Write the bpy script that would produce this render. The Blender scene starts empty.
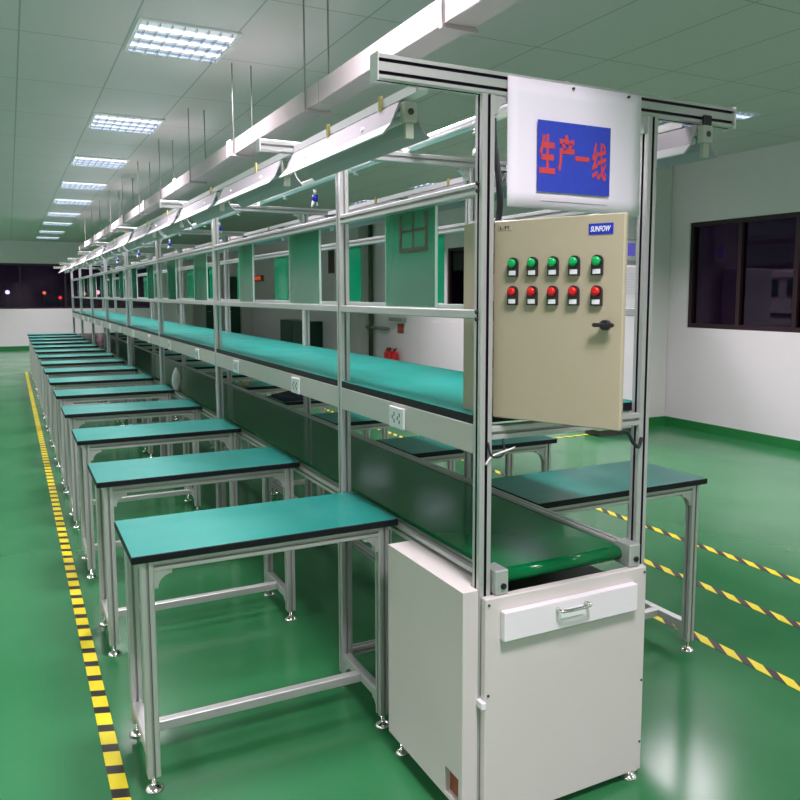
import bpy, math, random
from mathutils import Vector, Matrix
random.seed(7)
scene = bpy.context.scene
COL = scene.collection
PI = math.pi

# ------------------------------------------------------------------ mesh builder
class MB:
    def __init__(s):
        s.v = []; s.f = []; s.m = []; s.sm = []
    def face(s, idx, m=0, smooth=False):
        s.f.append(idx); s.m.append(m); s.sm.append(smooth)
    def box(s, x0, x1, y0, y1, z0, z1, m=0, top=None):
        n = len(s.v)
        s.v += [(x0,y0,z0),(x1,y0,z0),(x1,y1,z0),(x0,y1,z0),(x0,y0,z1),(x1,y0,z1),(x1,y1,z1),(x0,y1,z1)]
        for i, q in enumerate(((0,3,2,1),(4,5,6,7),(0,1,5,4),(1,2,6,5),(2,3,7,6),(3,0,4,7))):
            s.face([n+k for k in q], top if (i == 1 and top is not None) else m)
        return s
    def bbox(s, x0, x1, y0, y1, z0, z1, b=.003, m=0, top=None):
        """box with chamfered vertical and horizontal edges"""
        n = len(s.v)
        rings = [(z0, b), (z0+b, 0), (z1-b, 0), (z1, b)]
        for z, i in rings:
            a = b
            pts = [(x0+i+a*(i == 0), y0+i), (x1-i-a*(i == 0), y0+i), (x1-i, y0+i+a*(i == 0)), (x1-i, y1-i-a*(i == 0)),
                   (x1-i-a*(i == 0), y1-i), (x0+i+a*(i == 0), y1-i), (x0+i, y1-i-a*(i == 0)), (x0+i, y0+i+a*(i == 0))]
            if i:
                a2 = b*.6
                pts = [(x0+i+a2, y0+i), (x1-i-a2, y0+i), (x1-i, y0+i+a2), (x1-i, y1-i-a2), (x1-i-a2, y1-i), (x0+i+a2, y1-i), (x0+i, y1-i-a2), (x0+i, y0+i+a2)]
            s.v += [(p[0], p[1], z) for p in pts]
        for r in range(3):
            for k in range(8):
                s.face([n+r*8+k, n+r*8+(k+1) % 8, n+(r+1)*8+(k+1) % 8, n+(r+1)*8+k], m)
        s.face([n+k for k in range(7, -1, -1)], m)
        s.face([n+24+k for k in range(8)], top if top is not None else m)
        return s
    def prism(s, pts, axis, a0, a1, m=0, mats=None, smooth=False):
        """extrude a 2D polygon (counter-clockwise seen from +axis) along an axis"""
        n = len(s.v); N = len(pts)
        def P(p, a):
            if axis == 'z': return (p[0], p[1], a)
            if axis == 'y': return (p[1], a, p[0])      # pts are (z, x)
            return (a, p[0], p[1])                      # axis x: pts are (y, z)
        s.v += [P(p, a0) for p in pts] + [P(p, a1) for p in pts]
        for k in range(N):
            s.face([n+k, n+(k+1) % N, n+N+(k+1) % N, n+N+k], mats[k] if mats else m, smooth)
        s.face([n+k for k in range(N-1, -1, -1)], m)
        s.face([n+N+k for k in range(N)], m)
        return s
    def profile(s, axis, a0, a1, c1, c2, w=.04, h=None, slot=.009, d=.010, m=0, sm=0, slots='1111', double=False):
        """T-slot aluminium bar; c1,c2 = centre in the other two axes (cyclic order), w,h its section"""
        h = h or w
        ch = .0025
        def side(L, has, dbl):
            # points along one side from -L/2 to L/2 as (t, depth)
            o = [(-L/2+ch, 0)]
            if has:
                cs = (-L/4, L/4) if dbl else (0,)
                for c in cs:
                    o += [(c-slot/2, 0), (c-slot/2, d), (c+slot/2, d), (c+slot/2, 0)]
            o.append((L/2-ch, 0))
            return o
        pts = []; mats = []
        dirs = [((1,0),(0,-1),w,h), ((0,1),(1,0),h,w), ((-1,0),(0,1),w,h), ((0,-1),(-1,0),h,w)]
        for i, (t, nrm, L, T) in enumerate(dirs):
            sd = side(L, slots[i] == '1', double and L > T)
            for j, (a, dep) in enumerate(sd):
                r = T/2-dep
                pts.append((c1+t[0]*a+nrm[0]*r, c2+t[1]*a+nrm[1]*r))
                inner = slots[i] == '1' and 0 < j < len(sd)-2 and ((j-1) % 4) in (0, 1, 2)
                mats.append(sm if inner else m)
        return s.prism(pts, axis, a0, a1, m, mats)
    def cyl(s, p0, p1, r, seg=16, m=0, r1=None, cap=True, smooth=True):
        p0 = Vector(p0); p1 = Vector(p1); r1 = r if r1 is None else r1
        d = (p1-p0).normalized()
        u = d.orthogonal().normalized(); w = d.cross(u)
        n = len(s.v)
        for p, rr in ((p0, r), (p1, r1)):
            for k in range(seg):
                a = 2*PI*k/seg
                s.v.append(tuple(p+u*math.cos(a)*rr+w*math.sin(a)*rr))
        for k in range(seg):
            s.face([n+k, n+(k+1) % seg, n+seg+(k+1) % seg, n+seg+k], m, smooth)
        if cap:
            s.face([n+k for k in range(seg-1, -1, -1)], m)
            s.face([n+seg+k for k in range(seg)], m)
        return s
    def lathe(s, c, prof, seg=20, m=0, axis='z'):
        """prof = [(r, h)...] round the axis through c"""
        n = len(s.v)
        for r, h in prof:
            for k in range(seg):
                a = 2*PI*k/seg; x = r*math.cos(a); y = r*math.sin(a)
                s.v.append((c[0]+x, c[1]+y, c[2]+h) if axis == 'z' else (c[0]+x, c[1]-h, c[2]+y))
        for i in range(len(prof)-1):
            for k in range(seg):
                s.face([n+i*seg+k, n+i*seg+(k+1) % seg, n+(i+1)*seg+(k+1) % seg, n+(i+1)*seg+k], m, True)
        s.face([n+k for k in range(seg-1, -1, -1)], m)
        s.face([n+(len(prof)-1)*seg+k for k in range(seg)], m)
        return s
    def tube(s, pts, r, seg=8, m=0, flat=None):
        pts = [Vector(p) for p in pts]
        # smooth the polyline
        P = []
        for i in range(len(pts)-1):
            a = pts[max(i-1, 0)]; b = pts[i]; c = pts[i+1]; d = pts[min(i+2, len(pts)-1)]
            for t in (0, .25, .5, .75):
                P.append(.5*((2*b)+(c-a)*t+(2*a-5*b+4*c-d)*t*t+(3*b-a-3*c+d)*t**3))
        P.append(pts[-1])
        n = len(s.v)
        u = (P[1]-P[0]).orthogonal().normalized()
        for i, p in enumerate(P):
            d = (P[min(i+1, len(P)-1)]-P[max(i-1, 0)]).normalized()
            u = (u-d*u.dot(d)).normalized(); w = d.cross(u)
            for k in range(seg):
                a = 2*PI*k/seg
                s.v.append(tuple(p+u*math.cos(a)*r+w*math.sin(a)*(flat or r)))
        for i in range(len(P)-1):
            for k in range(seg):
                s.face([n+i*seg+k, n+i*seg+(k+1) % seg, n+(i+1)*seg+(k+1) % seg, n+(i+1)*seg+k], m, True)
        s.face([n+k for k in range(seg-1, -1, -1)], m)
        s.face([n+(len(P)-1)*seg+k for k in range(seg)], m)
        return s
    def xf(s, M):
        s.v = [tuple(M @ Vector(p)) for p in s.v]
        return s
    def mesh(s, name, mats, off=(0,0,0)):
        me = bpy.data.meshes.new(name)
        me.from_pydata([(x-off[0], y-off[1], z-off[2]) for x, y, z in s.v], [], s.f)
        for mt in mats: me.materials.append(mt)
        me.polygons.foreach_set('material_index', s.m)
        me.polygons.foreach_set('use_smooth', s.sm)
        me.update()
        return me

def tag(o, label=None, cat=None, group=None, kind=None):
    if label: o['label'] = label
    if cat: o['category'] = cat
    if group: o['group'] = group
    if kind: o['kind'] = kind
    return o
def thing(name, loc, label, cat, group=None, rz=0):
    o = bpy.data.objects.new(name, None); COL.objects.link(o)
    o.location = loc; o.rotation_euler = (0, 0, rz); o.empty_display_size = .1
    return tag(o, label, cat, group)
def root_off(p):
    while p.parent: p = p.parent
    return tuple(p.location)
def part(name, mb, mats, parent, local=False):
    """mesh built in world coordinates (or thing-local if local=True), linked as one object under its parent"""
    if not isinstance(mats, (list, tuple)): mats = [mats]
    off = (0,0,0) if local else root_off(parent)
    o = bpy.data.objects.new(name, mb.mesh(name, mats, off)); COL.objects.link(o)
    o.parent = parent
    return o
def single(name, mb, mats, loc, label, cat, group=None):
    if not isinstance(mats, (list, tuple)): mats = [mats]
    o = bpy.data.objects.new(name, mb.mesh(name, mats, loc)); COL.objects.link(o)
    o.location = loc
    return tag(o, label, cat, group)
def struct(name, mb, mats, parent=None):
    if not isinstance(mats, (list, tuple)): mats = [mats]
    o = bpy.data.objects.new(name, mb.mesh(name, mats)); COL.objects.link(o)
    if parent: o.parent = parent
    else: o['kind'] = 'structure'
    return o
def copy_tree(o, parent=None):
    c = o.copy(); COL.objects.link(c); c.parent = parent
    for ch in list(o.children): copy_tree(ch, c)
    return c

# ------------------------------------------------------------------ materials
def mat(name, col, rough=.5, metal=0, spec=.5, coat=0, noise=None, bump=None, rnoise=None):
    m = bpy.data.materials.new(name); m.use_nodes = True
    nt = m.node_tree; b = nt.nodes['Principled BSDF']
    b.inputs['Base Color'].default_value = (*col, 1)
    b.inputs['Roughness'].default_value = rough
    b.inputs['Metallic'].default_value = metal
    b.inputs['Specular IOR Level'].default_value = spec
    b.inputs['Coat Weight'].default_value = coat
    tc = nt.nodes.new('ShaderNodeTexCoord')
    if noise:
        sc, amt = noise
        n = nt.nodes.new('ShaderNodeTexNoise'); n.inputs['Scale'].default_value = sc; n.inputs['Detail'].default_value = 5
        nt.links.new(tc.outputs['Object'], n.inputs['Vector'])
        mx = nt.nodes.new('ShaderNodeMix'); mx.data_type = 'RGBA'
        mx.inputs[6].default_value = (*[c*(1-amt) for c in col], 1)
        mx.inputs[7].default_value = (*[min(1, c*(1+amt)) for c in col], 1)
        nt.links.new(n.outputs['Fac'], mx.inputs[0]); nt.links.new(mx.outputs[2], b.inputs['Base Color'])
    if rnoise:
        sc, lo, hi = rnoise
        n = nt.nodes.new('ShaderNodeTexNoise'); n.inputs['Scale'].default_value = sc; n.inputs['Detail'].default_value = 3
        nt.links.new(tc.outputs['Object'], n.inputs['Vector'])
        mr = nt.nodes.new('ShaderNodeMapRange'); mr.inputs[1].default_value = .3; mr.inputs[2].default_value = .7
        mr.inputs[3].default_value = lo; mr.inputs[4].default_value = hi
        nt.links.new(n.outputs['Fac'], mr.inputs[0]); nt.links.new(mr.outputs[0], b.inputs['Roughness'])
    if bump:
        sc, st, dist = bump
        n = nt.nodes.new('ShaderNodeTexNoise'); n.inputs['Scale'].default_value = sc; n.inputs['Detail'].default_value = 2
        nt.links.new(tc.outputs['Object'], n.inputs['Vector'])
        bp = nt.nodes.new('ShaderNodeBump'); bp.inputs['Strength'].default_value = st; bp.inputs['Distance'].default_value = dist
        nt.links.new(n.outputs['Fac'], bp.inputs['Height']); nt.links.new(bp.outputs[0], b.inputs['Normal'])
    return m
def emit(name, col, st, base=(.8,.8,.8)):
    m = mat(name, base, .4)
    b = m.node_tree.nodes['Principled BSDF']
    b.inputs['Emission Color'].default_value = (*col, 1); b.inputs['Emission Strength'].default_value = st
    return m

ALU = mat('aluminium', (.56,.58,.56), .40, .5, noise=(6, .04))
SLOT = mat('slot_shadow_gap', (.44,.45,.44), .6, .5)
STRIP = mat('dark_slot_strip', (.018,.006,.028), .45)
CHROME = mat('chrome', (.85,.83,.8), .14, 1)
TEAL = mat('teal_mat', (.008,.225,.185), .36, spec=.5, noise=(9, .06), rnoise=(3, .3, .42))
EDGE = mat('black_edge', (.005,.007,.010), .55, spec=.3)
BELT = mat('belt_green', (.002,.155,.045), .11, spec=.24, bump=(2.2, .10, .01))
WHITEP = mat('white_sheet', (.66,.63,.60), .45, noise=(3, .02))
WHITEB = mat('bright_white', (.86,.83,.86), .4)
DUCT = mat('grey_white_duct', (.58,.57,.53), .5, noise=(5, .03))
PLATE = mat('socket_plate', (.82,.84,.86), .35)
BEIGE = mat('beige_enamel', (.45,.40,.28), .42, noise=(4, .03))
BLACK = mat('black_plastic', (.012,.010,.016), .35)
DGREY = mat('dark_grey', (.05,.05,.05), .5)
RED = mat('red_button', (.65,.01,.01), .25)
GREENB = mat('green_button', (.0,.42,.10), .25)
YEL = mat('yellow_clip', (.45,.38,.12), .5)
BLUE = mat('blue_print', (.03,.06,.50), .5, noise=(60, .15))
INK = mat('red_print', (.62,.06,.07), .5)
PAPER = mat('paper', (.88,.84,.93), .55, bump=(3, .15, .01))
LBLUE = mat('label_blue', (.01,.03,.45), .4)
FWHITE = mat('fixture_white', (.80,.79,.82), .35)
FWHITE_SHADED = mat('fixture_white_shaded', (.40,.38,.41), .4)  # darker copy of the fixture white: shade on the hood put into colour
GALV = mat('galvanised', (.52,.46,.46), .38, .35, noise=(2, .12))
CABLE = mat('cable_black', (.02,.025,.03), .5)
FRAMEW = mat('window_frame_maroon', (.022,.005,.010), .4)
WALLM = mat('wall_paint', (.82,.77,.80), .55, noise=(1.2, .02))
SKIRT = mat('skirting_green', (.02,.20,.05), .3)
DOORG = mat('dark_green_door', (.012,.07,.045), .35)
TRIM = mat('edge_trim', (.45,.62,.55), .3)
RUST = mat('rusty_red', (.25,.07,.03), .6)
EXTR = mat('extinguisher_red', (.55,.01,.01), .25)
NAVY = mat('navy_cloth', (.008,.008,.03), .8)
TAN = mat('tan', (.55,.36,.12), .6)
CONC = mat('column_paint', (.66,.67,.64), .55)

def ceiling_mat():
    m = mat('ceiling_tiles', (.62,.60,.60), .7)
    nt = m.node_tree; b = nt.nodes['Principled BSDF']
    tc = nt.nodes.new('ShaderNodeTexCoord'); mp = nt.nodes.new('ShaderNodeMapping')
    mp.inputs['Location'].default_value = (.615, .0, 0)
    nt.links.new(tc.outputs['Object'], mp.inputs['Vector'])
    br = nt.nodes.new('ShaderNodeTexBrick'); br.offset = 0; br.squash = 1
    br.inputs['Scale'].default_value = 1; br.inputs['Brick Width'].default_value = .565; br.inputs['Row Height'].default_value = 1.13
    br.inputs['Mortar Size'].default_value = .006; br.inputs['Mortar Smooth'].default_value = .3
    br.inputs['Color1'].default_value = (.62,.60,.60,1); br.inputs['Color2'].default_value = (.60,.585,.59,1); br.inputs['Mortar'].default_value = (.34,.37,.35,1)
    nt.links.new(mp.outputs[0], br.inputs['Vector']); nt.links.new(br.outputs['Color'], b.inputs['Base Color'])
    return m
CEIL = ceiling_mat()

def floor_mat():
    m = mat('green_epoxy_floor', (.03,.24,.08), .2, spec=.5, rnoise=(1.3, .13, .24), bump=(2.5, .05, .01))
    nt = m.node_tree; b = nt.nodes['Principled BSDF']
    tc = [n for n in nt.nodes if n.type == 'TEX_COORD'][0]
    n = nt.nodes.new('ShaderNodeTexNoise'); n.inputs['Scale'].default_value = .9; n.inputs['Detail'].default_value = 6; n.inputs['Roughness'].default_value = .6
    nt.links.new(tc.outputs['Object'], n.inputs['Vector'])
    cr = nt.nodes.new('ShaderNodeValToRGB')
    cr.color_ramp.elements[0].position = .3; cr.color_ramp.elements[0].color = (.024,.158,.055,1)
    cr.color_ramp.elements[1].position = .75; cr.color_ramp.elements[1].color = (.042,.200,.078,1)
    nt.links.new(n.outputs['Fac'], cr.inputs[0]); nt.links.new(cr.outputs[0], b.inputs['Base Color'])
    return m
FLOOR = floor_mat()

def tape_mat(name, period, slant, dark_frac, along='Y', phase=0.0):
    m = mat(name, (.8,.7,.02), .45)
    nt = m.node_tree; b = nt.nodes['Principled BSDF']
    tc = nt.nodes.new('ShaderNodeTexCoord'); sx = nt.nodes.new('ShaderNodeSeparateXYZ')
    nt.links.new(tc.outputs['Object'], sx.inputs[0])
    a, c = ('Y', 'X') if along == 'Y' else ('X', 'Y')
    m1 = nt.nodes.new('ShaderNodeMath'); m1.operation = 'MULTIPLY_ADD'; m1.inputs[1].default_value = slant
    nt.links.new(sx.outputs[c], m1.inputs[0]); nt.links.new(sx.outputs[a], m1.inputs[2])
    m2 = nt.nodes.new('ShaderNodeMath'); m2.operation = 'MULTIPLY_ADD'; m2.inputs[1].default_value = 1/period; m2.inputs[2].default_value = 100+phase
    nt.links.new(m1.outputs[0], m2.inputs[0])
    m3 = nt.nodes.new('ShaderNodeMath'); m3.operation = 'FRACT'; nt.links.new(m2.outputs[0], m3.inputs[0])
    m4 = nt.nodes.new('ShaderNodeMath'); m4.operation = 'LESS_THAN'; m4.inputs[1].default_value = dark_frac; nt.links.new(m3.outputs[0], m4.inputs[0])
    mx = nt.nodes.new('ShaderNodeMix'); mx.data_type = 'RGBA'
    mx.inputs[6].default_value = (.80,.68,.015,1); mx.inputs[7].default_value = (.015,.013,.012,1)
    nt.links.new(m4.outputs[0], mx.inputs[0]); nt.links.new(mx.outputs[2], b.inputs['Base Color'])
    return m

def glass_mat(name, tint, rough=.02, fac=.0, diffuse=None, dmix=0.0):
    m = bpy.data.materials.new(name); m.use_nodes = True; nt = m.node_tree
    for n in list(nt.nodes):
        if n.type != 'OUTPUT_MATERIAL': nt.nodes.remove(n)
    out = [n for n in nt.nodes if n.type == 'OUTPUT_MATERIAL'][0]
    tr = nt.nodes.new('ShaderNodeBsdfTransparent'); tr.inputs[0].default_value = (*tint, 1)
    gl = nt.nodes.new('ShaderNodeBsdfGlossy'); gl.inputs['Roughness'].default_value = rough
    fr = nt.nodes.new('ShaderNodeFresnel'); fr.inputs[0].default_value = 1.38
    ad = nt.nodes.new('ShaderNodeMath'); ad.operation = 'ADD'; ad.inputs[1].default_value = fac; ad.use_clamp = True
    nt.links.new(fr.outputs[0], ad.inputs[0])
    mx = nt.nodes.new('ShaderNodeMixShader')
    base = tr.outputs[0]
    if diffuse:
        df = nt.nodes.new('ShaderNodeBsdfDiffuse'); df.inputs[0].default_value = (*diffuse, 1)
        m2 = nt.nodes.new('ShaderNodeMixShader'); m2.inputs[0].default_value = dmix
        nt.links.new(tr.outputs[0], m2.inputs[1]); nt.links.new(df.outputs[0], m2.inputs[2]); base = m2.outputs[0]
    nt.links.new(ad.outputs[0], mx.inputs[0]); nt.links.new(base, mx.inputs[1]); nt.links.new(gl.outputs[0], mx.inputs[2])
    nt.links.new(mx.outputs[0], out.inputs[0])
    return m
NIGHT = glass_mat('night_window_glass', (.5,.42,.55), .03, .0)
ACRYL = glass_mat('green_acrylic', (.26,.72,.46), .10, .02, (.05,.42,.22), .45)
ACRYL2 = glass_mat('emerald_acrylic', (.05,.80,.36), .10, .02, (.0,.45,.20), .55)

# ------------------------------------------------------------------ room shell
XL_, XR_, YN, YF, H = -5.6, 5.7, -5.0, 23.3, 3.05
G = -.035      # floor level
struct('floor', MB().box(XL_-.2, XR_+.2, YN-.2, YF+.2, G-.1, G), FLOOR)
struct('ceiling', MB().box(XL_-.2, XR_+.2, YN-.2, YF+.2, H, H+.12), CEIL)
struct('wall_left', MB().box(XL_-.2, XL_, YN-.2, YF+.2, G, H), WALLM)
struct('wall_near', MB().box(XL_, XR_+.2, YN-.2, YN, G, H), WALLM)
WZ0, WZ1 = 1.155, 2.36
w = MB()
w.box(XR_, XR_+.2, YN, YF+.2, G, WZ0); w.box(XR_, XR_+.2, YN, YF+.2, WZ1, H)
for a, b in ((YN, .65), (4.85, 6.33), (10.53, YF+.2)): w.box(XR_, XR_+.2, a, b, WZ0, WZ1)
struct('wall_right', w, WALLM)
FX0, FX1, FZ0, FZ1 = -4.5, 2.50, 1.13, 2.42
w = MB()
w.box(XL_, XR_, YF, YF+.2, G, FZ0); w.box(XL_, XR_, YF, YF+.2, FZ1, H)
w.box(XL_, FX0, YF, YF+.2, FZ0, FZ1); w.box(FX1, XR_, YF, YF+.2, FZ0, FZ1)
struct('wall_far', w, WALLM)
struct('baseboard_right', MB().box(XR_-.012, XR_, YN, YF, G, .07), SKIRT)
struct('baseboard_far', MB().box(XL_, XR_-.012, YF-.012, YF, G, .07), SKIRT)
struct('baseboard_left', MB().box(XL_, XL_+.012, YN, YF-.012, G, .07), SKIRT)

def window(name, axis, lo, hi, z0, z1, step, pos, bars):
    """framed night window in a wall; axis = the direction it runs"""
    fr = MB(); gl = MB()
    def bx(mb, a, b, z_0, z_1, d0, d1):
        if axis == 'y': mb.box(pos+d0, pos+d1, a, b, z_0, z_1)
        else: mb.box(a, b, pos+d0, pos+d1, z_0, z_1)
    t = .05
    bx(fr, lo, hi, z0, z0+t, .02, .10); bx(fr, lo, hi, z1-t, z1, .02, .10)
    a = lo; ks = []
    n = max(1, round((hi-lo)/step))
    for k in range(n+1):
        c = lo+(hi-lo)*k/n
        a0 = min(max(c-t/2, lo), hi-t)
        bx(fr, a0, a0+t, z0+t, z1-t, .02, .10)
    for zb in bars: bx(fr, lo+t, hi-t, zb, zb+.03, .035, .085)
    bx(gl, lo+.01, hi-.01, z0+.01, z1-.01, .058, .064)
    f = struct(name, fr, FRAMEW)
    struct('glass', gl, NIGHT, f)
    return f
window('window_1', 'y', .65, 4.85, WZ0, WZ1, .70, XR_, ())
window('window_2', 'y', 6.33, 10.53, WZ0, WZ1, .70, XR_, ())
window('window_3', 'x', FX0, FX1, FZ0, FZ1, 1.17, YF, ())

# world: faint night glow beyond the windows
wd = bpy.data.worlds.new('night'); scene.world = wd; wd.use_nodes = True
wd.node_tree.nodes['Background'].inputs[0].default_value = (.022,.006,.030,1)
wd.node_tree.nodes['Background'].inputs[1].default_value = .6

# column jutting from the right wall
single('column', MB().bbox(4.72, 5.695, 5.13, 5.80, G, H, .006).box(4.715, 5.69, 5.122, 5.13, G, .07, 1), [CONC, SKIRT], (5.2,5.46,0),
       'painted square column with green skirting jutting out beside the dark side window', 'column')

# ------------------------------------------------------------------ ceiling lights
PANEL = emit('troffer_tube_panel', (.93,.93,1), 5.0)
nt = PANEL.node_tree; b = nt.nodes['Principled BSDF']
tc = nt.nodes.new('ShaderNodeTexCoord'); sx = nt.nodes.new('ShaderNodeSeparateXYZ'); nt.links.new(tc.outputs['Object'], sx.inputs[0])
mm = nt.nodes.new('ShaderNodeMath'); mm.operation = 'MULTIPLY'; mm.inputs[1].default_value = 2*PI/.17; nt.links.new(sx.outputs['Y'], mm.inputs[0])
cs = nt.nodes.new('ShaderNodeMath'); cs.operation = 'COSINE'; nt.links.new(mm.outputs[0], cs.inputs[0])
mr = nt.nodes.new('ShaderNodeMapRange'); mr.inputs[1].default_value = -.2; mr.inputs[2].default_value = .9; mr.inputs[3].default_value = .25; mr.inputs[4].default_value = 2.6
nt.links.new(cs.outputs[0], mr.inputs[0]); nt.links.new(mr.outputs[0], b.inputs['Emission Strength'])
LOUV = mat('louvre_metal', (.5,.56,.68), .25, .9)
def make_troffer():
    t = thing('ceiling_light', (0,0,H), 'x', 'ceiling light')
    f = MB()
    hx, hy = .265, .30
    f.box(-hx-.02, hx+.02, -hy-.02, -hy, -.012, -.001); f.box(-hx-.02, hx+.02, hy, hy+.02, -.012, -.001)
    f.box(-hx-.02, -hx, -hy, hy, -.012, -.001); f.box(hx, hx+.02, -hy, hy, -.012, -.001)
    part('frame', f, FWHITE, t, True)
    part('diffuser', MB().box(-hx, hx, -hy, hy, -.006, -.001), PANEL, t, True)
    l = MB()
    for k in range(8):
        x = -hx+.03+k*(2*hx-.06)/7
        l.box(x-.002, x+.002, -hy, hy, -.026, -.007)
    for k in range(3):
        y = -.17+k*.17+.085*0
        l.box(-hx, hx, y+.083, y+.087, -.026, -.007)
    part('louvre', l, LOUV, t, True)
    return t
trof = make_troffer()
ROWS = [(-.315, 'above the tables of the left row', 'ceiling lights over the left tables'),
        (4.08, 'near the side windows', 'ceiling lights along the side windows'),
        (-4.3, 'over the open floor beyond the tape', 'ceiling lights over the open floor')]
YS = [-3.6, -1.35, .90, 3.15, 5.70, 7.98, 10.15, 12.30, 14.60, 16.80, 19.30, 21.50]
ORD = ['first','second','third','fourth','fifth','sixth','seventh','eighth','ninth','tenth','eleventh','twelfth','thirteenth','fourteenth','fifteenth','sixteenth','seventeenth','eighteenth']
first = True
LD = bpy.data.lights.new('troffer_light', 'AREA'); LD.shape = 'RECTANGLE'; LD.size = .5; LD.size_y = .56
LD.energy = 46; LD.color = (1, .88, .97); LD.spread = math.radians(132)
for X, where, grp in ROWS:
    seen = 0
    for y in YS:
        if X > 3 and y > 12: continue
        o = trof if first else copy_tree(trof); first = False
        o.location = (X, y, H); o['group'] = grp
        o['label'] = 'louvred ceiling light %s, %s from the near end' % (where, ORD[YS.index(y)])
        L = bpy.data.objects.new('troffer_glow', LD); COL.objects.link(L); L.location = (X, y, H-.035)

# ------------------------------------------------------------------ floor tapes
def tape(x0, x1, y0, y1, m, label, name='floor_tape'):
    c = ((x0+x1)/2, (y0+y1)/2, G)
    return single(name, MB().box(x0, x1, y0, y1, G+.0002, G+.0018), m, c, label, 'floor tape', 'hazard tapes on the floor')
TL = tape_mat('hazard_tape_left', .141, .35, .36)
TR = tape_mat('hazard_tape_right', .150, -1.7, .45)
tape(-1.095, -1.043, -1.75, 16.0, TL, 'long black and yellow hazard tape beside the left row of tables')
tape(2.448, 2.504, -1.5, 19.0, TR, 'black and yellow hazard tape farthest from the line on the window side')
tape(1.934, 1.990, -1.5, 19.0, TR, 'middle of the three hazard tapes on the window side')
tape(1.412, 1.468, -1.5, 19.0, TR, 'hazard tape nearest the right hand tables')
tape(3.4, 4.7, 5.00, 5.05, tape_mat('hazard_tape_cross', .128, 1.0, .36, 'X'), 'short hazard tape laid crosswise in front of the column')

# ------------------------------------------------------------------ work tables
def bracket(mb, cx, cz, sx, sz, size, axis, c0, c1, m=0):
    """concave corner bracket: right angle at (cx,cz), legs along sx,sz"""
    pts = [(0,0), (size,0)]
    n = 6
    for k in range(n+1):
        a = PI/2*k/n
        pts.append((size-(size-.012)*math.sin(a), size-(size-.012)*math.cos(a)))
    pts.append((0, size))
    P = [(cx+sx*p[0], cz+sz*p[1]) for p in pts]
    area = sum(P[i][0]*P[(i+1) % len(P)][1]-P[(i+1) % len(P)][0]*P[i][1] for i in range(len(P)))
    if area < 0: P.reverse()
    if axis == 'y':      # plane x,z ; prism wants (z,x)
        Q = [(p[1], p[0]) for p in P]; Q.reverse(); mb.prism(Q, 'y', c0, c1, m)
    else:                # plane y,z
        mb.prism(P, 'x', c0, c1, m)
def make_table():
    """local origin = middle of the footprint; top 0.90 x 0.44 x 0.745"""
    t = thing('work_table', (0,0,G), 'x', 'table')
    hx, hy, top = .449, .218, .747-G
    mb = MB().bbox(-hx, hx, -hy, hy, top-.024, top, .002, 1, top=0)
    part('tabletop', mb, [TEAL, EDGE], t, True)
    lx, ly = .402, .180
    legs = [(-lx,-ly),(lx,-ly),(-lx,ly),(lx,ly)]
    for x, y in legs:
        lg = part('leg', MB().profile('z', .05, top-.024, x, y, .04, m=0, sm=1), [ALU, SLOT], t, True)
        ft = MB().lathe((x,y,0), [(.029,.001),(.029,.005),(.022,.012),(.010,.018),(.0065,.019),(.0065,.05)], 18)
        part('foot', ft, CHROME, lg, True)
    z = top-.024-.02
    for sy in (-1, 1):
        part('apron', MB().profile('x', -lx+.02, lx-.02, sy*ly, z, .036, .036, m=0, sm=1), [ALU, SLOT], t, True)
    for sx_ in (-1, 1):
        part('apron', MB().profile('y', -ly+.02, ly-.02, z, sx_*lx, .036, .036, m=0, sm=1), [ALU, SLOT], t, True)
    for sx_ in (-1, 1):
        part('side_stretcher', MB().profile('y', -ly+.02, ly-.02, .115, sx_*lx, .034, .034, m=0, sm=1, slots='0000'), [ALU, SLOT], t, True)
    part('cross_stretcher', MB().profile('x', -lx+.018, lx-.018, 0, .115, .034, .034, m=0, sm=1, slots='0000'), [ALU, SLOT], t, True)
    for x, y in legs:
        mb = MB(); s = -1 if x > 0 else 1
        bracket(mb, x+s*.02, z-.018, s, -1, .055, 'y', y-.014, y+.014)
        part('corner_bracket', mb, ALU, t, True)
        mb = MB(); s = -1 if y > 0 else 1
        bracket(mb, y+s*.02, .098, s, -1, .045, 'x', x-.013, x+.013)
        part('corner_bracket', mb, ALU, t, True)
    return t
tab = make_table()
for k in range(15):
    o = tab if k == 0 else copy_tree(tab)
    y0 = .600 + 1.065*k
    o.location = (-.568, y0+.218, G)
    o['label'] = ('nearest green-topped aluminium work table in the left row, in front of the white cabinet' if k == 0 else
                  'green-topped aluminium work table in the left row, %s from the near end' % ORD[k])
    if k == 14: o['label'] = 'green-topped work table at the far end of the left row'
    o['group'] = 'work tables of the left row'
for k in range(15):
    o = copy_tree(tab)
    y0 = .530 + 1.055*k
    o.location = (.888, y0+.218, G)
    o['label'] = ('nearest green-topped aluminium work table on the window side, next to the drawer cabinet' if k == 0 else
                  'green-topped aluminium work table on the window side of the line, %s from the near end' % ORD[k])
    o['group'] = 'work tables of the right row'

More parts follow.
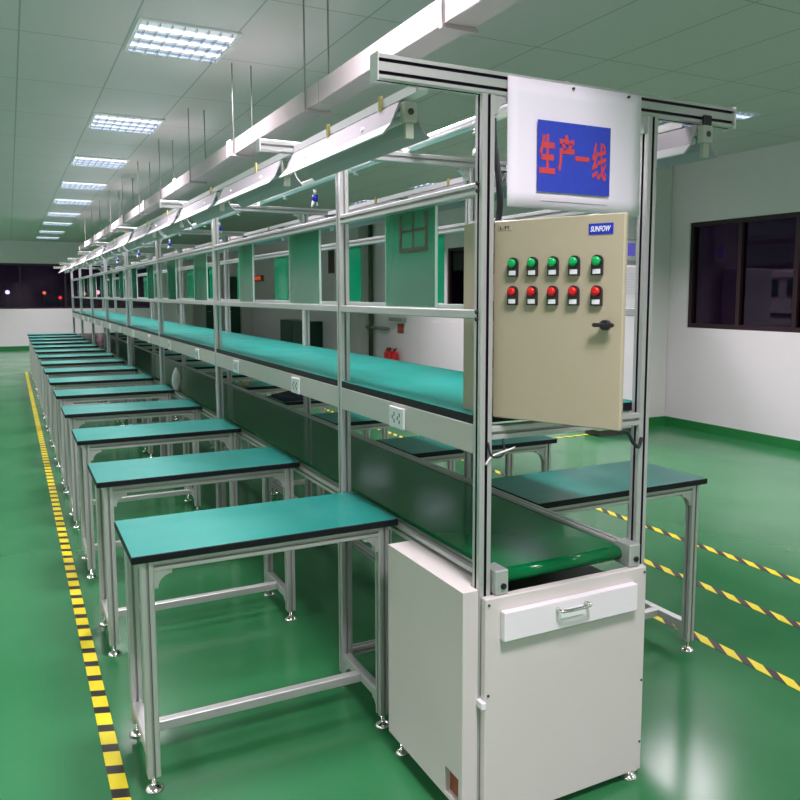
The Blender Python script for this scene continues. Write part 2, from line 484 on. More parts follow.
# ------------------------------------------------------------------ assembly line frame
XA, XB = -.135, .455                 # post centres
FY = [.02] + [1.06+2.13*k for k in range(8)]
NB = len(FY)
frame = thing('assembly_line_frame', (.16, 0, 0), 'long aluminium profile frame of posts and rails running down the hall over the belt', 'frame')
for i, y in enumerate(FY):
    for x in (XA, XB):
        ztop = 2.075 if i == 0 else 2.065
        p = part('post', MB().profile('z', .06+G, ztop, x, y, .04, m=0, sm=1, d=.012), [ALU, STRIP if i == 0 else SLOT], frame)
        part('foot', MB().lathe((x,y,G), [(.026,.001),(.026,.005),(.018,.012),(.008,.018),(.008,.06)], 14), CHROME, p)
    if i == 0:
        b0 = MB().profile('x', -.46, .80, y, 2.106, .04, .062, m=0, sm=1, double=True)
        part('cross_beam', b0, [ALU, STRIP], frame)
    else:
        part('cross_beam', MB().profile('x', -.46, .80, y, 2.086, .04, .04, m=0, sm=1), [ALU, SLOT], frame)
    # end caps of the beams
    zb = 2.106 if i == 0 else 2.086; hb = .031 if i == 0 else .020
    for x in (-.462, .802):
        s = -1 if x < 0 else 1
        part('end_plate', MB().bbox(min(x, x+s*.004), max(x, x+s*.004), y-.024, y+.024, zb-hb-.004, zb+hb+.004, .001), WHITEB, frame)
    for x, s in ((XA, 1), (XB, -1)):
        mb = MB(); bracket(mb, x+s*.02, zb-hb, s, -1, .05, 'y', y-.015, y+.015)
        part('corner_bracket', mb, ALU, frame)
    if i:
        part('lower_cross_beam', MB().profile('x', XA+.02, XB-.02, y, .10+G, .036, .036, m=0, sm=1), [ALU, SLOT], frame)
        part('belt_cross_beam', MB().profile('x', XA+.02, XB-.02, y, .62, .036, .036, m=0, sm=1), [ALU, SLOT], frame)
for a, c in zip(FY[:-1], FY[1:]):
    y0, y1 = a+.02, c-.02
    for x in (XA, XB):
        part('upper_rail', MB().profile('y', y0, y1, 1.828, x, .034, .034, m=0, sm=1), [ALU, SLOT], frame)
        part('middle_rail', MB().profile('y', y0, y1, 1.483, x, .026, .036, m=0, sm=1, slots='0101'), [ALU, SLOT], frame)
    part('floor_rail', MB().profile('y', y0, y1, .10+G, XB, .034, .034, m=0, sm=1), [ALU, SLOT], frame)
# front cross rails under the shelf
part('front_cross_rail', MB().profile('x', XA+.02, XB-.02, .02, 1.148, .036, .040, m=0, sm=1), [ALU, SLOT], frame)
# bolts and small joints on the two front posts
for x, z in ((XA, 1.47), (XA, 1.49), (XA, 1.82), (XA, 1.84)):
    part('bolt', MB().cyl((x-.020, .02, z), (x-.026, .02, z), .006, 10), BLACK, frame)
# outer hanging rails that carry the lamps
for x in (-.315, .635):
    for a, c in zip(FY[:-1], FY[1:]):
        mb = MB().box(x-.020, x-.012, a+.021, c-.021, 2.066, 2.090).box(x-.012, x+.016, a+.021, c-.021, 2.066, 2.071)
        part('lamp_rail', mb, WHITEB, frame)
        for t in (.22, .62): part('lamp_clip', MB().box(x-.026, x-.0205, a+(c-a)*t, a+(c-a)*t+.018, 2.060, 2.10), YEL, frame)

# ------------------------------------------------------------------ conveyor
YB = FY[-1]
conv = thing('belt_conveyor', (.16, 0, 0), 'glossy green belt conveyor running inside the aluminium frame under the shelf', 'conveyor')
bx0, bx1 = -.073, .393
r = .022; zc = .713
pts = []
N = 10
for k in range(N+1):
    a = PI/2+PI*k/N
    pts.append((.036+r*math.cos(a), zc+r*math.sin(a)))
for k in range(N+1):
    a = -PI/2+PI*k/N
    pts.append((YB-.05+r*math.cos(a), zc+r*math.sin(a)))
mb = MB(); n0 = len(mb.v)
for x in (bx0, bx1):
    for p in pts: mb.v.append((x, p[0], p[1]))
M = len(pts)
for k in range(M): mb.face([k, (k+1) % M, M+(k+1) % M, M+k], 0, k not in (N, M-1))
mb.face(list(range(M-1, -1, -1))); mb.face([M+k for k in range(M)])
for f in mb.f: f.reverse()
part('belt', mb, BELT, conv)
part('roller_shaft', MB().cyl((-.11,.036,zc), (.43,.036,zc), .012), CHROME, conv)
part('side_rail', MB().profile('y', .05, YB, .704, -.095, .04, .04, m=0, sm=1), [ALU, SLOT], conv)
part('side_rail', MB().profile('y', .05, YB, .723, .417, .04, .04, m=0, sm=1), [ALU, SLOT], conv)
for x in (-.090, .412):
    bb = part('bearing_block', MB().bbox(x-.022, x+.022, -.022, .05, .680, .752, .003), ALU, conv)
    part('bolt', MB().cyl((x+.003,-.022,.705), (x+.003,-.027,.705), .009, 12), BLACK, bb)

# ------------------------------------------------------------------ shelves, one board per bay
SX0, SX1, SZ = -.153, .470, 1.197
for i, (a, c) in enumerate(zip(FY[:-1], FY[1:])):
    y0, y1 = (a+.02+.001, c-.021)
    lab = ('short overhead shelf with green top in the nearest bay under the control box' if i == 0 else
           'long overhead shelf with green top and socket duct, %s bay from the near end' % ORD[i])
    t = thing('overhead_shelf', (.16, y0, 1.17), lab, 'shelf', 'overhead shelves along the line')
    sb = MB().box(SX0, SX1, y0, y1, SZ-.025, SZ, 1, top=0)
    if i < NB-2: sb.box(XA+.021, XB-.021, y1, y1+.0415, SZ-.025, SZ, 1, top=0)
    part('shelf_board', sb, [TEAL, EDGE], t)
    part('cable_duct', MB().bbox(SX0-.001, SX0+.045, y0, y1, 1.086, 1.171, .002), DUCT, t)
    part('support_rail', MB().profile('y', y0, y1, 1.152, SX1-.022, .036, .036, m=0, sm=1), [ALU, SLOT], t)
    k = 0
    while True:
        yo = .525+1.065*k
        k += 1
        if yo > y1: break
        if yo < y0 or yo > 16: continue
        s = part('socket_outlet', MB().bbox(SX0-.011, SX0-.002, yo-.056, yo+.056, 1.087, 1.160, .003), PLATE, t)
        h = MB()
        for dy in (-.020, .020):
            for dz in (-.012, .012): h.box(SX0-.0125, SX0-.011, yo+dy-.010, yo+dy-.006, 1.1235+dz-.006, 1.1235+dz+.006)
            h.box(SX0-.0125, SX0-.011, yo+dy+.004, yo+dy+.008, 1.1235-.006, 1.1235+.006)
        if k < 7: part('socket_holes', h, DGREY, s)

# ------------------------------------------------------------------ drive cabinet below the belt end
cab = thing('drive_cabinet', (.15, .2, 0), 'white sheet-metal drive cabinet with a shallow front drawer at the near end of the belt', 'cabinet')
body = MB().box(-.125, .445, .045, .50, .0, .60, 0, top=1).bbox(-.150, .455, -.030, -.003, -.008, .678, .003)  # top face coloured black to paint the shade in the gap under the belt
part('body', body, [WHITEP, BLACK], cab)
sp = MB()
# side box with a louvre hole near its lower front corner
sp.box(-.208, -.157, 0, .497, .125, .697, 0)
sp.box(-.157, -.117, .045, .497, .035, .697); sp.box(-.208, -.157, .10, .497, .030, .125); sp.box(-.208, -.157, 0, .02, .030, .125); sp.box(-.208, -.157, .02, .10, .030, .045); sp.box(-.19, -.157, .02, .10, .045, .125, 1)
part('side_cover', sp, [WHITEP, RUST], cab)
part('mounting_clip', MB().bbox(-.162, -.148, -.033, .0, .352, .372, .001), WHITEB, cab)
dr = part('drawer', MB().bbox(-.102, .397, -.055, -.031, .552, .638, .002), WHITEB, cab)
hd = MB().tube([(.085,-.056,.618), (.085,-.082,.618), (.185,-.082,.618), (.185,-.056,.618)], .005)
hd.bbox(.092, .178, -.060, -.056, .585, .612, .001, 1)
part('handle', hd, [CHROME, PLATE], dr)
for x, z in ((-.140,.66), (.445,.66), (-.140,.39), (.445,.30), (.445,.09)):
    part('screw', MB().cyl((x,-.030,z), (x,-.033,z), .004, 8), DGREY, cab)
for x in (-.135+.03, .42):
    part('foot', MB().lathe((x,.04 if x < 0 else -.012,G), [(.028,.001),(.028,.005),(.018,.013),(.006,.018),(.006,.04)], 16), CHROME, cab)
part('foot', MB().lathe((-.18,.45,G), [(.024,.001),(.024,.005),(.015,.013),(.006,.018),(.006,.04)], 16), CHROME, cab)

# ------------------------------------------------------------------ control box with open door
z0b, z1b = 1.198, 1.742
bxA, bxB, byA, byB = -.109, .288, .045, .172
cb = thing('control_box', (.09, .1, z0b), 'beige control box on the near shelf, its buttoned door swung open', 'control box')
t = .004
mb = MB().box(bxA, bxB, byB-t, byB, z0b, z1b).box(bxA, bxA+t, byA, byB-t, z0b, z1b).box(bxB-t, bxB, byA, byB-t, z0b, z1b)
mb.box(bxA+t, bxB-t, byA, byB-t, z0b, z0b+t).box(bxA+t, bxB-t, byA, byB-t, z1b-t, z1b)
for q in ((bxA+t, bxA+.02, z0b+t, z1b-t), (bxB-.02, bxB-t, z0b+t, z1b-t)): mb.box(q[0], q[1], byA, byA+.003, q[2], q[3])
part('enclosure', mb, BEIGE, cb)
part('back_plate', MB().box(bxA+.02, bxB-.02, byB-.012, byB-.006, z0b+.03, z1b-.03), GALV, cb)
for zz in (1.32, 1.46, 1.60):
    part('contactor_row', MB().box(bxA+.05, bxB-.05, byB-.05, byB-.012, zz, zz+.06), DGREY, cb)
hx_, hy_ = -.110, .036
dx, dy = .165, -.367
LL = math.hypot(dx, dy); LL_ = .4024
ang = math.atan2(dy, dx)
Mdoor = Matrix.Translation((hx_, hy_, 0)) @ Matrix.Rotation(ang, 4, 'Z')
# door-local: x along the door, y = behind (towards the enclosure), front face at y=0 looking to -y
def dpart(name, mb, mats, parent): return part(name, mb.xf(Mdoor), mats, parent)
door = dpart('door', MB().bbox(.017, LL_, 0, .018, z0b-.006, z1b-.001, .003), BEIGE, cb)
zt, zr = 1.623, 1.546
for zc_, m_, lab in ((zt, GREENB, 'green push button'), (zr, RED, 'red push button')):
    for u in (.0835, .1445, .2065, .2680, .3325):
        b_ = MB()
        # black backing with round top
        P = [(u-.015, zc_-.036), (u+.015, zc_-.036)]
        for k in range(9):
            a = PI*k/8; P.append((u+.015*math.cos(a), zc_+.001+.015*math.sin(a)))
        n = len(b_.v); Nn = len(P)
        b_.v += [(p[0], -.010, p[1]) for p in P]+[(p[0], -.0005, p[1]) for p in P]
        b_.face([n+k for k in range(Nn)])
        for k in range(Nn): b_.face([n+(k+1) % Nn, n+k, n+Nn+k, n+Nn+(k+1) % Nn])
        b_.box(u-.010, u+.011, -.0115, -.010, zc_-.032, zc_-.020, 1)
        pb = dpart('push_button', b_, [BLACK, PLATE], door)
        c_ = MB().lathe((u, -.010, zc_), [(.0118,0),(.0118,.006),(.010,.009),(.006,.0105),(.001,.011)], 18, 0, 'y')
        cap = dpart('button_cap', c_, m_, pb); cap['label'] = lab.replace('push button', 'button cap')
hb = MB().cyl((.3596, 0, 1.4615), (.3596, -.016, 1.4615), .013, 16)
hb.bbox(.3596-.030, .3596+.028, -.026, -.014, 1.4565, 1.4670, .003)
dpart('door_handle', hb, BLACK, door)
dpart('name_plate', MB().box(.3050, .3715, -.0015, .0, 1.690, 1.7175), LBLUE, door)
dpart('small_label', MB().box(.033, .074, -.001, .0, 1.7135, 1.7290), BEIGE, door)

def text_mesh(txt, size, extr=.0004, bold=0.0, shear=0.0):
    cu = bpy.data.curves.new('lettering', 'FONT'); cu.body = txt; cu.size = size; cu.extrude = extr; cu.offset = bold; cu.shear = shear
    cu.align_x = 'CENTER'; cu.align_y = 'CENTER'; cu.resolution_u = 3
    o = bpy.data.objects.new('lettering', cu); COL.objects.link(o)
    dg = bpy.context.evaluated_depsgraph_get()
    me = bpy.data.meshes.new_from_object(o.evaluated_get(dg))
    bpy.data.objects.remove(o)
    return me
def put_text(name, txt, size, M, m, parent, bold=0.0, shear=0.0, fit=None):
    me = text_mesh(txt, size, bold=bold, shear=shear)
    if fit and len(me.vertices):
        xs = [v.co.x for v in me.vertices]; ys = [v.co.y for v in me.vertices]
        w_, h_ = max(xs)-min(xs), max(ys)-min(ys); cx_, cy_ = (max(xs)+min(xs))/2, (max(ys)+min(ys))/2
        sy_ = fit[1]/h_ if fit[1] else fit[0]/w_
        me.transform(Matrix.Diagonal((fit[0]/w_, sy_, 1, 1)) @ Matrix.Translation((-cx_, -cy_, 0)))
    me.transform(M)
    off = root_off(parent); me.transform(Matrix.Translation((-off[0], -off[1], -off[2])))
    me.materials.clear(); me.materials.append(m)
    o = bpy.data.objects.new(name, me); COL.objects.link(o); o.parent = parent
    return o
RX = Matrix.Rotation(PI/2, 4, 'X')          # text plane XY -> XZ facing -Y
WT = mat('white_lettering', (.85,.87,.9), .4)
put_text('lettering', 'SUNFOW', .02, Mdoor @ Matrix.Translation((.3375, -.0021, 1.7038)) @ RX, WT, door, .0004, .25, fit=(.055, .014))
put_text('lettering', 'L-M', .01, Mdoor @ Matrix.Translation((.052, -.0015, 1.7213)) @ RX, BLACK, door, fit=(.028, .009))

# ------------------------------------------------------------------ paper sign
sign = thing('paper_sign', (.15, -.004, 1.95), 'white paper sign with red characters on a blue field, hung between the front posts', 'sign')
# slightly wavy sheet with thickness
sx0, sx1, sz0, sz1 = -.081, .397, 1.776, 2.128
mb = MB(); nx, nz = 12, 8
def wav(u, v): return -.007-.0025*(1-v)*(.5+.5*math.sin(u*5.5))-.003*(1-v)
for side in (0, 1):
    for j in range(nz+1):
        for i in range(nx+1):
            u = i/nx; v = j/nz
            mb.v.append((sx0+(sx1-sx0)*u, wav(u, v)+side*.0012, sz0+(sz1-sz0)*v+(.008*(u-.5))*(1-v)*-1))
W = nx+1; S = W*(nz+1)
for j in range(nz):
    for i in range(nx):
        q = [j*W+i, j*W+i+1, (j+1)*W+i+1, (j+1)*W+i]
        mb.face(q, 0, True); mb.face([S+k for k in reversed(q)], 0, True)
def edge(lst):
    for a_, b_ in zip(lst[:-1], lst[1:]): mb.face([b_, a_, S+a_, S+b_])
edge([i for i in range(W)]); edge([W-1+j*W for j in range(nz+1)]); edge([nz*W+i for i in range(nx, -1, -1)]); edge([j*W for j in range(nz, -1, -1)])
part('sheet', mb, PAPER, sign)
part('blue_field', MB().box(.014, .273, -.0175, -.0160, 1.825, 2.020), BLUE, sign)
for ch, cx_, cz_, w_, h_ in (('生', .0465, 1.929, .055, .108), ('产', .1125, 1.935, .058, .104), ('一', .170, 1.924, .050, .013), ('线', .2325, 1.921, .053, .108)):
    put_text('character', ch, .08, Matrix.Translation((cx_, -.0182, cz_)) @ RX, INK, sign, .0012 if ch == '线' else .0028, fit=(w_, h_))
for x in (.14, .345): part('pin', MB().cyl((x,-.006,2.118), (x,-.013,2.118), .004, 8), DGREY, sign)
mb = MB().box(.03, .27, -.0132, -.0125, 1.7995, 1.8005)
part('crease_line', mb, DGREY, sign)

# ------------------------------------------------------------------ cables
single('strap_cable', MB().tube([(-.103,.03,2.02), (-.098,.03,1.95), (-.080,.035,1.86), (-.068,.045,1.79), (-.064,.06,1.744)], .005, 8, 0, .009), CABLE, (-.09,.04,1.74),
       'flat black cable hanging from the near post down into the top of the control box', 'cable')
single('short_cable', MB().tube([(-.131,-.003,1.125), (-.125,-.010,1.088), (-.098,-.012,1.082), (-.078,-.006,1.095), (-.078,.0,1.125), (-.070,.010,1.128)], .0035), CABLE, (-.1,0,1.08),
       'thin black cable looping from the near left post to the shelf rail', 'cable')
single('cable_tie', MB().tube([(-.140,-.006,1.062), (-.120,-.010,1.086), (-.07,-.010,1.098), (-.045,-.012,1.105)], .003), WHITEB, (-.1,0,1.09),
       'white cable tie knotted round the near left post', 'cable tie')
single('hose_cable', MB().tube([(.335,-.012,1.120), (.365,-.022,1.118), (.385,-.024,1.085), (.412,-.022,1.066), (.440,-.004,1.088)], .006), CABLE, (.39,-.02,1.07),
       'black cable looping from under the control box to the near right post', 'cable')

# ------------------------------------------------------------------ lamps under the beams
def make_lamp():
    t = thing('fluorescent_lamp', (0,0,0), 'x', 'lamp')
    L = .462
    # section points (x,z) from outer rim up over the spine and down; local x=0 centre
    o = [(-.073,-.089), (-.070,-.092), (-.045,-.066), (-.018,-.006), (.018,-.006), (.045,-.066), (.070,-.092), (.073,-.089), (.048,-.060), (.022,0), (-.022,0), (-.048,-.060)]
    P = [(p[1], p[0]) for p in o]; ms = [1,0,0,0,0,0,1,1,0,0,0,1]
    ar = sum(P[i][0]*P[(i+1) % len(P)][1]-P[(i+1) % len(P)][0]*P[i][1] for i in range(len(P)))
    if ar < 0: P.reverse(); ms = [ms[(len(P)-2-i) % len(P)] for i in range(len(P))]
    part('reflector', MB().prism(P, 'y', -L, L, 0, ms), [FWHITE_SHADED, FWHITE], t, True)
    part('spine', MB().box(-.014, .014, -L+.01, L-.01, -.024, -.007), FWHITE, t, True)
    part('tube', MB().cyl((0,-L+.03,-.042), (0,L-.03,-.042), .010, 12), FWHITE, t, True)
    h = MB().bbox(-.020, .020, -L-.026, -L+.0, -.058, -.004, .002).box(-.012, .012, -L-.020, -L-.006, -.100, -.058).cyl((0,-L-.027,-.030), (0,-L-.029,-.030), .009, 12, 1)
    part('lamp_holder', h, [mat('holder', (.42,.46,.38), .5), DGREY], t, True)
    for y in (-.25, .25):
        part('tube_clip', MB().cyl((-.036,y,-.040), (-.042,y,-.037), .007, 10), WHITEB, t, True)
    return t
lamp = make_lamp(); firstl = True
for X, side, ys in ((-.315, 'left', .60), (.635, 'window', .44)):
    for k in range(15):
        y = ys+1.065*k
        if y > FY[-1]-.3: continue
        o = lamp if firstl else copy_tree(lamp); firstl = False
        o.location = (X, y, 2.062)
        o['label'] = 'reflector lamp under the beams, %s side, %s from the near end' % (side, ORD[k])
        o['group'] = 'reflector lamps on the %s side' % side
part('clamp', MB().bbox(.655, .69, -.012, .0, 2.045, 2.10, .003), BLACK, frame)

# ------------------------------------------------------------------ trunking on rods, air pipe
tr = thing('cable_trunking', (.13, 0, 2.43), 'galvanised cable trunking hung from the ceiling on thin rods above the line', 'trunking')
edges_y = [-1.2, .0, 1.87, 3.60, 5.58, 7.42, 9.3, 11.2, 13.1, 15.0, 16.6]
for a, c in zip(edges_y[:-1], edges_y[1:]):
    s = part('trunk_section', MB().bbox(.072, .188, a+.006, c-.006, 2.468, 2.566, .003), GALV, tr)
    part('trunk_joint', MB().box(.076, .184, a-.007, a+.007, 2.472, 2.562), DGREY, tr)
    if a > 2: part('joint_cover', MB().bbox(.064, .072, a-.05, a+.05, 2.472, 2.578, .002), WHITEB, tr)
y = -.8
while y < 16.4:
    for x in (.066, .194):
        part('hanging_rod', MB().cyl((x,y,2.455), (x,y,H), .0042, 6), mat('rod', (.35,.36,.34), .5, .6) if y == -.8 and x < .1 else bpy.data.materials['rod'], tr)
    part('rod_bracket', MB().box(.058, .202, y-.012, y+.012, 2.452, 2.467), GALV, tr)
    y += 1.42
pipe = thing('air_pipe', (.16, 0, 2.127), 'bright aluminium air pipe lying along the top of the cross beams', 'pipe')
part('pipe_tube', MB().cyl((.16,.045,2.129+.004), (.16,16.1,2.129), .021, 14), mat('bright_pipe', (.86,.85,.88), .3, .8), pipe)
for k in range(15):
    yk = .55+1.065*k
    part('tee_fitting', MB().cyl((.16,yk,2.09), (.16,yk,2.112), .011, 10), CHROME, pipe)
for k in range(15):
    yk = .52 if k == 0 else 2.17+2.13*(k-1)
    if yk > 16: break
    loc = (.16, yk, 2.0)
    if k == 0:
        t = thing('air_coupling', loc, 'silver air coupling hanging from the pipe just behind the near left post', 'air coupling')
        part('body', MB().cyl((.16,yk,2.07), (.15,yk+.01,2.035), .008, 10).cyl((.15,yk+.01,2.035), (.145,yk+.012,2.012), .010, 10), ALU, t)
        continue
    if k % 2 == 0 and k > 1: pass
    t = thing('air_coupling', loc, 'blue air coupling with white tips under the pipe, %s from the near end' % ORD[k-1], 'air coupling', 'blue air couplings on the pipe')
    part('hose', MB().cyl((.16,yk,2.09), (.16,yk,2.06), .009, 8), ALU, t)
    part('body', MB().cyl((.16,yk,2.062), (.16,yk,2.028), .016, 12), mat('coupling_blue', (.01,.02,.35), .3) if k == 1 else bpy.data.materials['coupling_blue'], t)
    part('nozzle', MB().cyl((.152,yk,2.03), (.138,yk,2.0), .009, 8, 0, .005).cyl((.166,yk,2.03), (.172,yk,2.008), .005, 8), WHITEB, t)

# ------------------------------------------------------------------ acrylic boards between the rails
lb = [(.295,.655), (1.315,1.715), (2.34,2.62), (3.45,3.85)] + [(4.54+1.065*k, 4.90+1.065*k) for k in range(10)]
for k, (a, c) in enumerate(lb):
    if c > 15.6: break
    t = thing('acrylic_board', (XA, (a+c)/2, 1.496), 'clear green acrylic board between the rails on the left side, %s from the near end' % ORD[k], 'board', 'green boards on the left rails')
    part('panel', MB().box(XA-.003, XA+.003, a, c, 1.499, 1.808), ACRYL, t)
    for q in (a-.003, c-.001): part('edge_trim', MB().box(XA-.004, XA+.004, q, q+.004, 1.499, 1.808), TRIM, t)
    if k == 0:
        f = MB(); y0, y1, q0, q1 = .345, .545, 1.678, 1.800  # framed reflection on the board, painted as thin brown strips
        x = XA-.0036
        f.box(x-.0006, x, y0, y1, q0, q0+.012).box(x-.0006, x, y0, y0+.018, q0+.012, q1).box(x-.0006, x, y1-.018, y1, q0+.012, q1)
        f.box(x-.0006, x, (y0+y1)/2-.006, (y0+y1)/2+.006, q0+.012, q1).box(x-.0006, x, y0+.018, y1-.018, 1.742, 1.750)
        o = part('painted_reflection', f, glass_mat('reflection_brown', (.62,.60,.45), .3, 0, (.10,.10,.04), .35), t); o['label'] = 'brown framed reflection painted on the board'
rb = [(1.30,1.70), (2.25,2.62), (3.56,3.86)] + [(4.62+1.065*k, 4.95+1.065*k) for k in range(10)]
for k, (a, c) in enumerate(rb):
    if c > 15.6: break
    t = thing('acrylic_board', (XB, (a+c)/2, 1.496), 'emerald acrylic board between the rails on the window side, %s from the near end' % ORD[k], 'board', 'emerald boards on the window side rails')
    part('panel', MB().box(XB-.003, XB+.003, a, c, 1.499, 1.808), ACRYL2, t)

# ------------------------------------------------------------------ odds and ends
# folded dark cloth with a tan handle on the fourth table of the window side
t = thing('folded_cloth', (.56, 3.9, .748), 'dark navy cloth lying crumpled on a window side table seen under the shelf', 'cloth')
mb = MB(); nx, ny = 10, 12
def hz(u, v): return .012+.030*math.sin(PI*u)*math.sin(PI*v)*(1+.4*math.sin(9*u+5*v))
for sd in (0, 1):
    for j in range(ny+1):
        for i in range(nx+1):
            u, v = i/nx, j/ny
            rr = 1-.25*abs(math.sin(3*u+2*v))*abs(v-.5)
            mb.v.append((.46+.26*u*rr, 3.72+.40*v, .7475 if sd else .7485+hz(u, v)*(0 if u in (0, 1) or v in (0, 1) else 1)))
W = nx+1; S = W*(ny+1)
for j in range(ny):
    for i in range(nx):
        q = [j*W+i, j*W+i+1, (j+1)*W+i+1, (j+1)*W+i]
        mb.face(q, 0, True); mb.face([S+k_ for k_ in reversed(q)], 0)
part('fabric', mb, NAVY, t)
single('tan_roll', MB().lathe((.475,4.85,.747), [(.010,0),(.026,.004),(.030,.014),(.026,.026),(.012,.032),(.002,.033)], 14), TAN, (.475,4.85,.747), 'small round tan object on a window side table near the dark cloth', 'roll')
# white plastic bag on the belt edge
mb = MB(); seg = 18
for j in range(11):
    v = j/10
    for k in range(seg):
        a = 2*PI*k/seg
        rr = (.052*math.sin(PI*min(1, .12+.88*v))**.6*(1-.45*abs(v-.55)))*(1+.18*math.sin(3*a+6*v)+.10*math.sin(7*a-9*v))+.004
        mb.v.append((-.085+rr*.6*math.cos(a), 4.97+rr*math.sin(a)+.03*math.sin(5*v), .7262+.205*v))
for j in range(10):
    for k in range(seg): mb.face([j*seg+k, j*seg+(k+1) % seg, (j+1)*seg+(k+1) % seg, (j+1)*seg+k], 0, True)
mb.face(list(range(seg-1, -1, -1))); mb.face([10*seg+k for k in range(seg)])
single('plastic_bag', mb, mat('plastic_film', (.85,.80,.82), .25, bump=(40, .5, .01)), (-.085,4.97,.7262), 'crumpled white plastic bag standing on the left edge of the belt', 'bag')

# standing air conditioner, wall controller and white wall unit on the column
t = thing('floor_air_conditioner', (4.66, 4.95, 0), 'tall white floor standing air conditioner in front of the column behind the control box', 'air conditioner')
part('cabinet', MB().bbox(4.40, 4.985, 4.82, 5.10, .03, 1.86, .02), mat('appliance_white', (.93,.90,.94), .35), t)
part('base', MB().box(4.42, 4.965, 4.84, 5.08, G+.001, .03), DGREY, t)
mb = MB()
for k in range(8): mb.box(4.50, 4.90, 4.812, 4.82, 1.55+.03*k, 1.562+.03*k)
part('air_grille', mb, PLATE, t)
t = thing('wall_controller', (4.80, 5.11, 1.98), 'small white controller with a blue display on the column face', 'controller')
part('case', MB().bbox(4.93, 5.135, 5.085, 5.121, 1.925, 2.162, .004), PLATE, t)
part('display', MB().box(4.985, 5.093, 5.082, 5.0845, 1.977, 2.124), emit('blue_display', (.18,.15,.62), .45, (.05,.05,.4)), t)
t = thing('white_wall_duct', (4.95, 5.1, 2.17), 'white vertical wall duct above the controller on the column', 'duct')
part('duct_body', MB().bbox(4.93, 5.063, 5.06, 5.121, 2.17, 2.60, .003), WHITEB, t)
part('duct_body', MB().bbox(5.075, 5.195, 5.05, 5.121, 2.17, 2.60, .003), WHITEB, t)

# fire extinguishers against the far part of the side wall
def make_ext():
    t = thing('fire_extinguisher', (0,0,0), 'x', 'fire extinguisher', 'fire extinguishers by the side wall')
    part('cylinder', MB().lathe((0,0,0), [(.07,.0),(.075,.01),(.075,.36),(.065,.40),(.03,.425),(.022,.44)], 18), EXTR, t, True)
    part('valve', MB().cyl((0,0,.44), (0,0,.47), .018, 10).bbox(-.012, .05, -.010, .010, .47, .485, .002).bbox(-.012, .045, -.010, .010, .455, .462, .002), BLACK, t, True)
    part('hose', MB().tube([(0,.02,.455), (0,.07,.44), (.0,.10,.36), (0,.092,.2), (0,.088,.12)], .009), BLACK, t, True)
    part('paper_label', MB().box(-.079, -.073, -.022, .022, .15, .27), PAPER, t, True)
    return t
e = make_ext()
for k, (x, y, lab) in enumerate(((5.58, 12.80, 'farther red fire extinguisher by the side wall below the notice'),
                                 (5.58, 12.45, 'nearer red fire extinguisher by the side wall below the notice'),
                                 (5.55, 12.62, 'middle red fire extinguisher by the side wall below the notice'))):
    o = e if k == 0 else copy_tree(e)
    o.location = (x, y, G); o['label'] = lab
single('wall_notice', MB().bbox(5.68, 5.699, 12.28, 12.54, .76, .95, .002).box(5.676, 5.68, 12.36, 12.46, .79, .92, 1), [RUST, EXTR], (5.69,12.4,.76), 'small dark red notice box on the side wall above the extinguishers', 'notice')
single('wall_cabinet', MB().bbox(5.60, 5.699, 12.16, 12.80, 1.00, 1.075, .004), mat('grey_green', (.25,.32,.28), .5), (5.65,12.5,1.0), 'shallow grey green wall ledge above the red notice', 'ledge')
single('wall_rail', MB().cyl((5.64,12.9,.83), (5.64,15.0,.83), .035, 12), mat('grey_green2', (.18,.24,.19), .5), (5.64,14,.83), 'dark grey horizontal pipe running along the side wall beyond the extinguishers', 'pipe')
single('vertical_pipe', MB().cyl((5.63,13.75,G), (5.63,13.75,H-.001), .05, 12), mat('dark_pipe', (.06,.10,.05), .4), (5.63,13.75,0), 'dark vertical pipe on the side wall beside a pale column', 'pipe')
single('wall_pilaster', MB().bbox(5.45, 5.699, 14.0, 15.3, G, H-.001, .005), CONC, (5.6,14.6,0), 'pale square pilaster on the side wall past the dark pipe', 'pilaster')
single('wall_poster', MB().bbox(5.68, 5.699, 16.05, 16.42, 2.05, 2.62, .002).box(5.676, 5.68, 16.10, 16.37, 2.10, 2.57, 1), [RUST, DGREY], (5.69,16.2,2.0), 'narrow reddish brown notice high on the side wall', 'notice')
t = thing('storage_cabinet', (5.45,18,0), 'dark green storage cabinet against the side wall near the far corner', 'cabinet')
part('body', MB().bbox(5.25, 5.699, 16.9, 19.0, .04, .86, .005), DOORG, t)
part('plinth', MB().box(5.28, 5.69, 16.95, 18.95, G, .04), DGREY, t)
part('door', MB().bbox(5.238, 5.25, 16.93, 17.93, .08, .83, .002), DOORG, t)
part('door', MB().bbox(5.238, 5.25, 17.97, 18.97, .08, .83, .002), DOORG, t)
# exit sign
t = thing('exit_sign', (5.65,22.4,2.1), 'small lit red exit sign high in the far corner', 'sign')
part('housing', MB().bbox(5.62, 5.699, 22.0, 22.95, 1.95, 2.13, .004), RUST, t)
part('sign_face', MB().box(5.615, 5.62, 22.08, 22.87, 1.985, 2.100), emit('exit_red', (1,.12,.03), .35, (.3,.02,.01)), t)
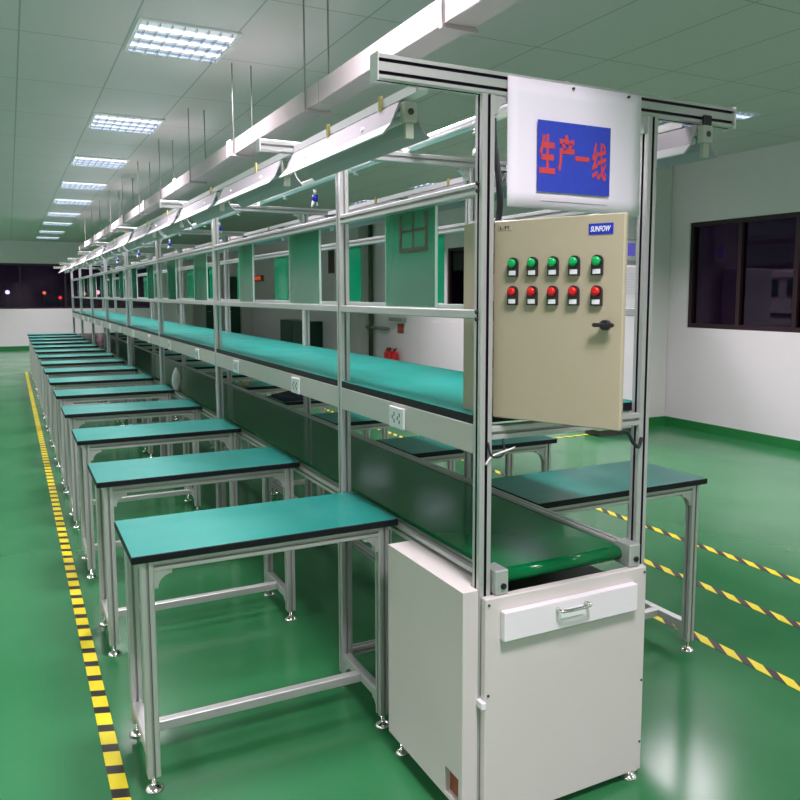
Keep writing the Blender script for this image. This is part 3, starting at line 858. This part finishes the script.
# doors in the far wall
for n, (a, c, zt_) in enumerate(((4.18, 4.52, 2.35), (4.83, 5.27, 2.10))):
    d = struct('door_%d' % (n+1), MB().bbox(a, c, YF-.05, YF-.001, G+.002, zt_, .004), DOORG)
    struct('door_frame', MB().box(a-.04, a-.001, YF-.06, YF-.001, G, zt_+.04).box(c+.001, c+.04, YF-.06, YF-.001, G, zt_+.04).box(a-.001, c+.001, YF-.06, YF-.001, zt_+.001, zt_+.04), ALU, d)
    struct('door_handle', MB().cyl((a+.06,YF-.05,1.0), (a+.06,YF-.09,1.0), .015, 8).cyl((a+.06,YF-.09,1.0), (a+.17,YF-.09,1.0), .010, 8), CHROME, d)
single('white_column', MB().bbox(3.30, 3.70, 22.9, 23.299, G, H-.001, .005), CONC, (3.5,23.1,0), 'pale column standing against the far wall beside the dark windows', 'column')

# lit lamps far outside the end window
def outside_lamp(x, z, r_, col, st, lab):
    t = thing('street_lamp', (x, 31, 0), lab, 'street lamp')
    part('lamp_head', MB().lathe((x,31,z-r_), [(r_*.3,0),(r_*.9,r_*.5),(r_,r_),(r_*.9,r_*1.5),(r_*.3,r_*2)], 12), emit('lamp_'+lab[:6].strip(), col, st), t)
    part('lamp_pole', MB().cyl((x,31,-3), (x,31,z-r_), .03, 8), DGREY, t)
outside_lamp(-1.35, 1.62, .075, (.8,.85,1), 6, 'white street lamp glowing outside the end window')
outside_lamp(-.12, 1.60, .060, (1,.22,.06), 4, 'orange street lamp glowing outside the end window')
outside_lamp(.42, 1.42, .060, (1,.05,.02), 4, 'red signal lamp glowing low outside the end window')
outside_lamp(1.75, 1.62, .080, (1,.55,.5), 5, 'pink street lamp outside the end window behind the line')
outside_lamp(1.28, 1.56, .060, (.9,.4,.1), 2.5, 'amber street lamp outside the end window behind the line')

# ------------------------------------------------------------------ camera and output
cam = bpy.data.cameras.new('camera'); co = bpy.data.objects.new('camera', cam); COL.objects.link(co)
scene.camera = co
f, cx, cy, yaw, pitch = 782.92, 420.31, 377.83, .4815, .1061
cam.sensor_fit = 'HORIZONTAL'; cam.sensor_width = 36; cam.lens = f/800*36
cam.shift_x = (400-cx)/800; cam.shift_y = (cy-400)/800
cam.clip_start = .02; cam.clip_end = 200
co.location = (-1.3052, -1.839, 1.5387)
co.rotation_euler = (PI/2-pitch, 0, -yaw)
scene.view_settings.view_transform = 'Standard'; scene.view_settings.look = 'None'
scene.view_settings.gamma = 1; scene.view_settings.use_curve_mapping = False
scene.view_settings.exposure = 0.2
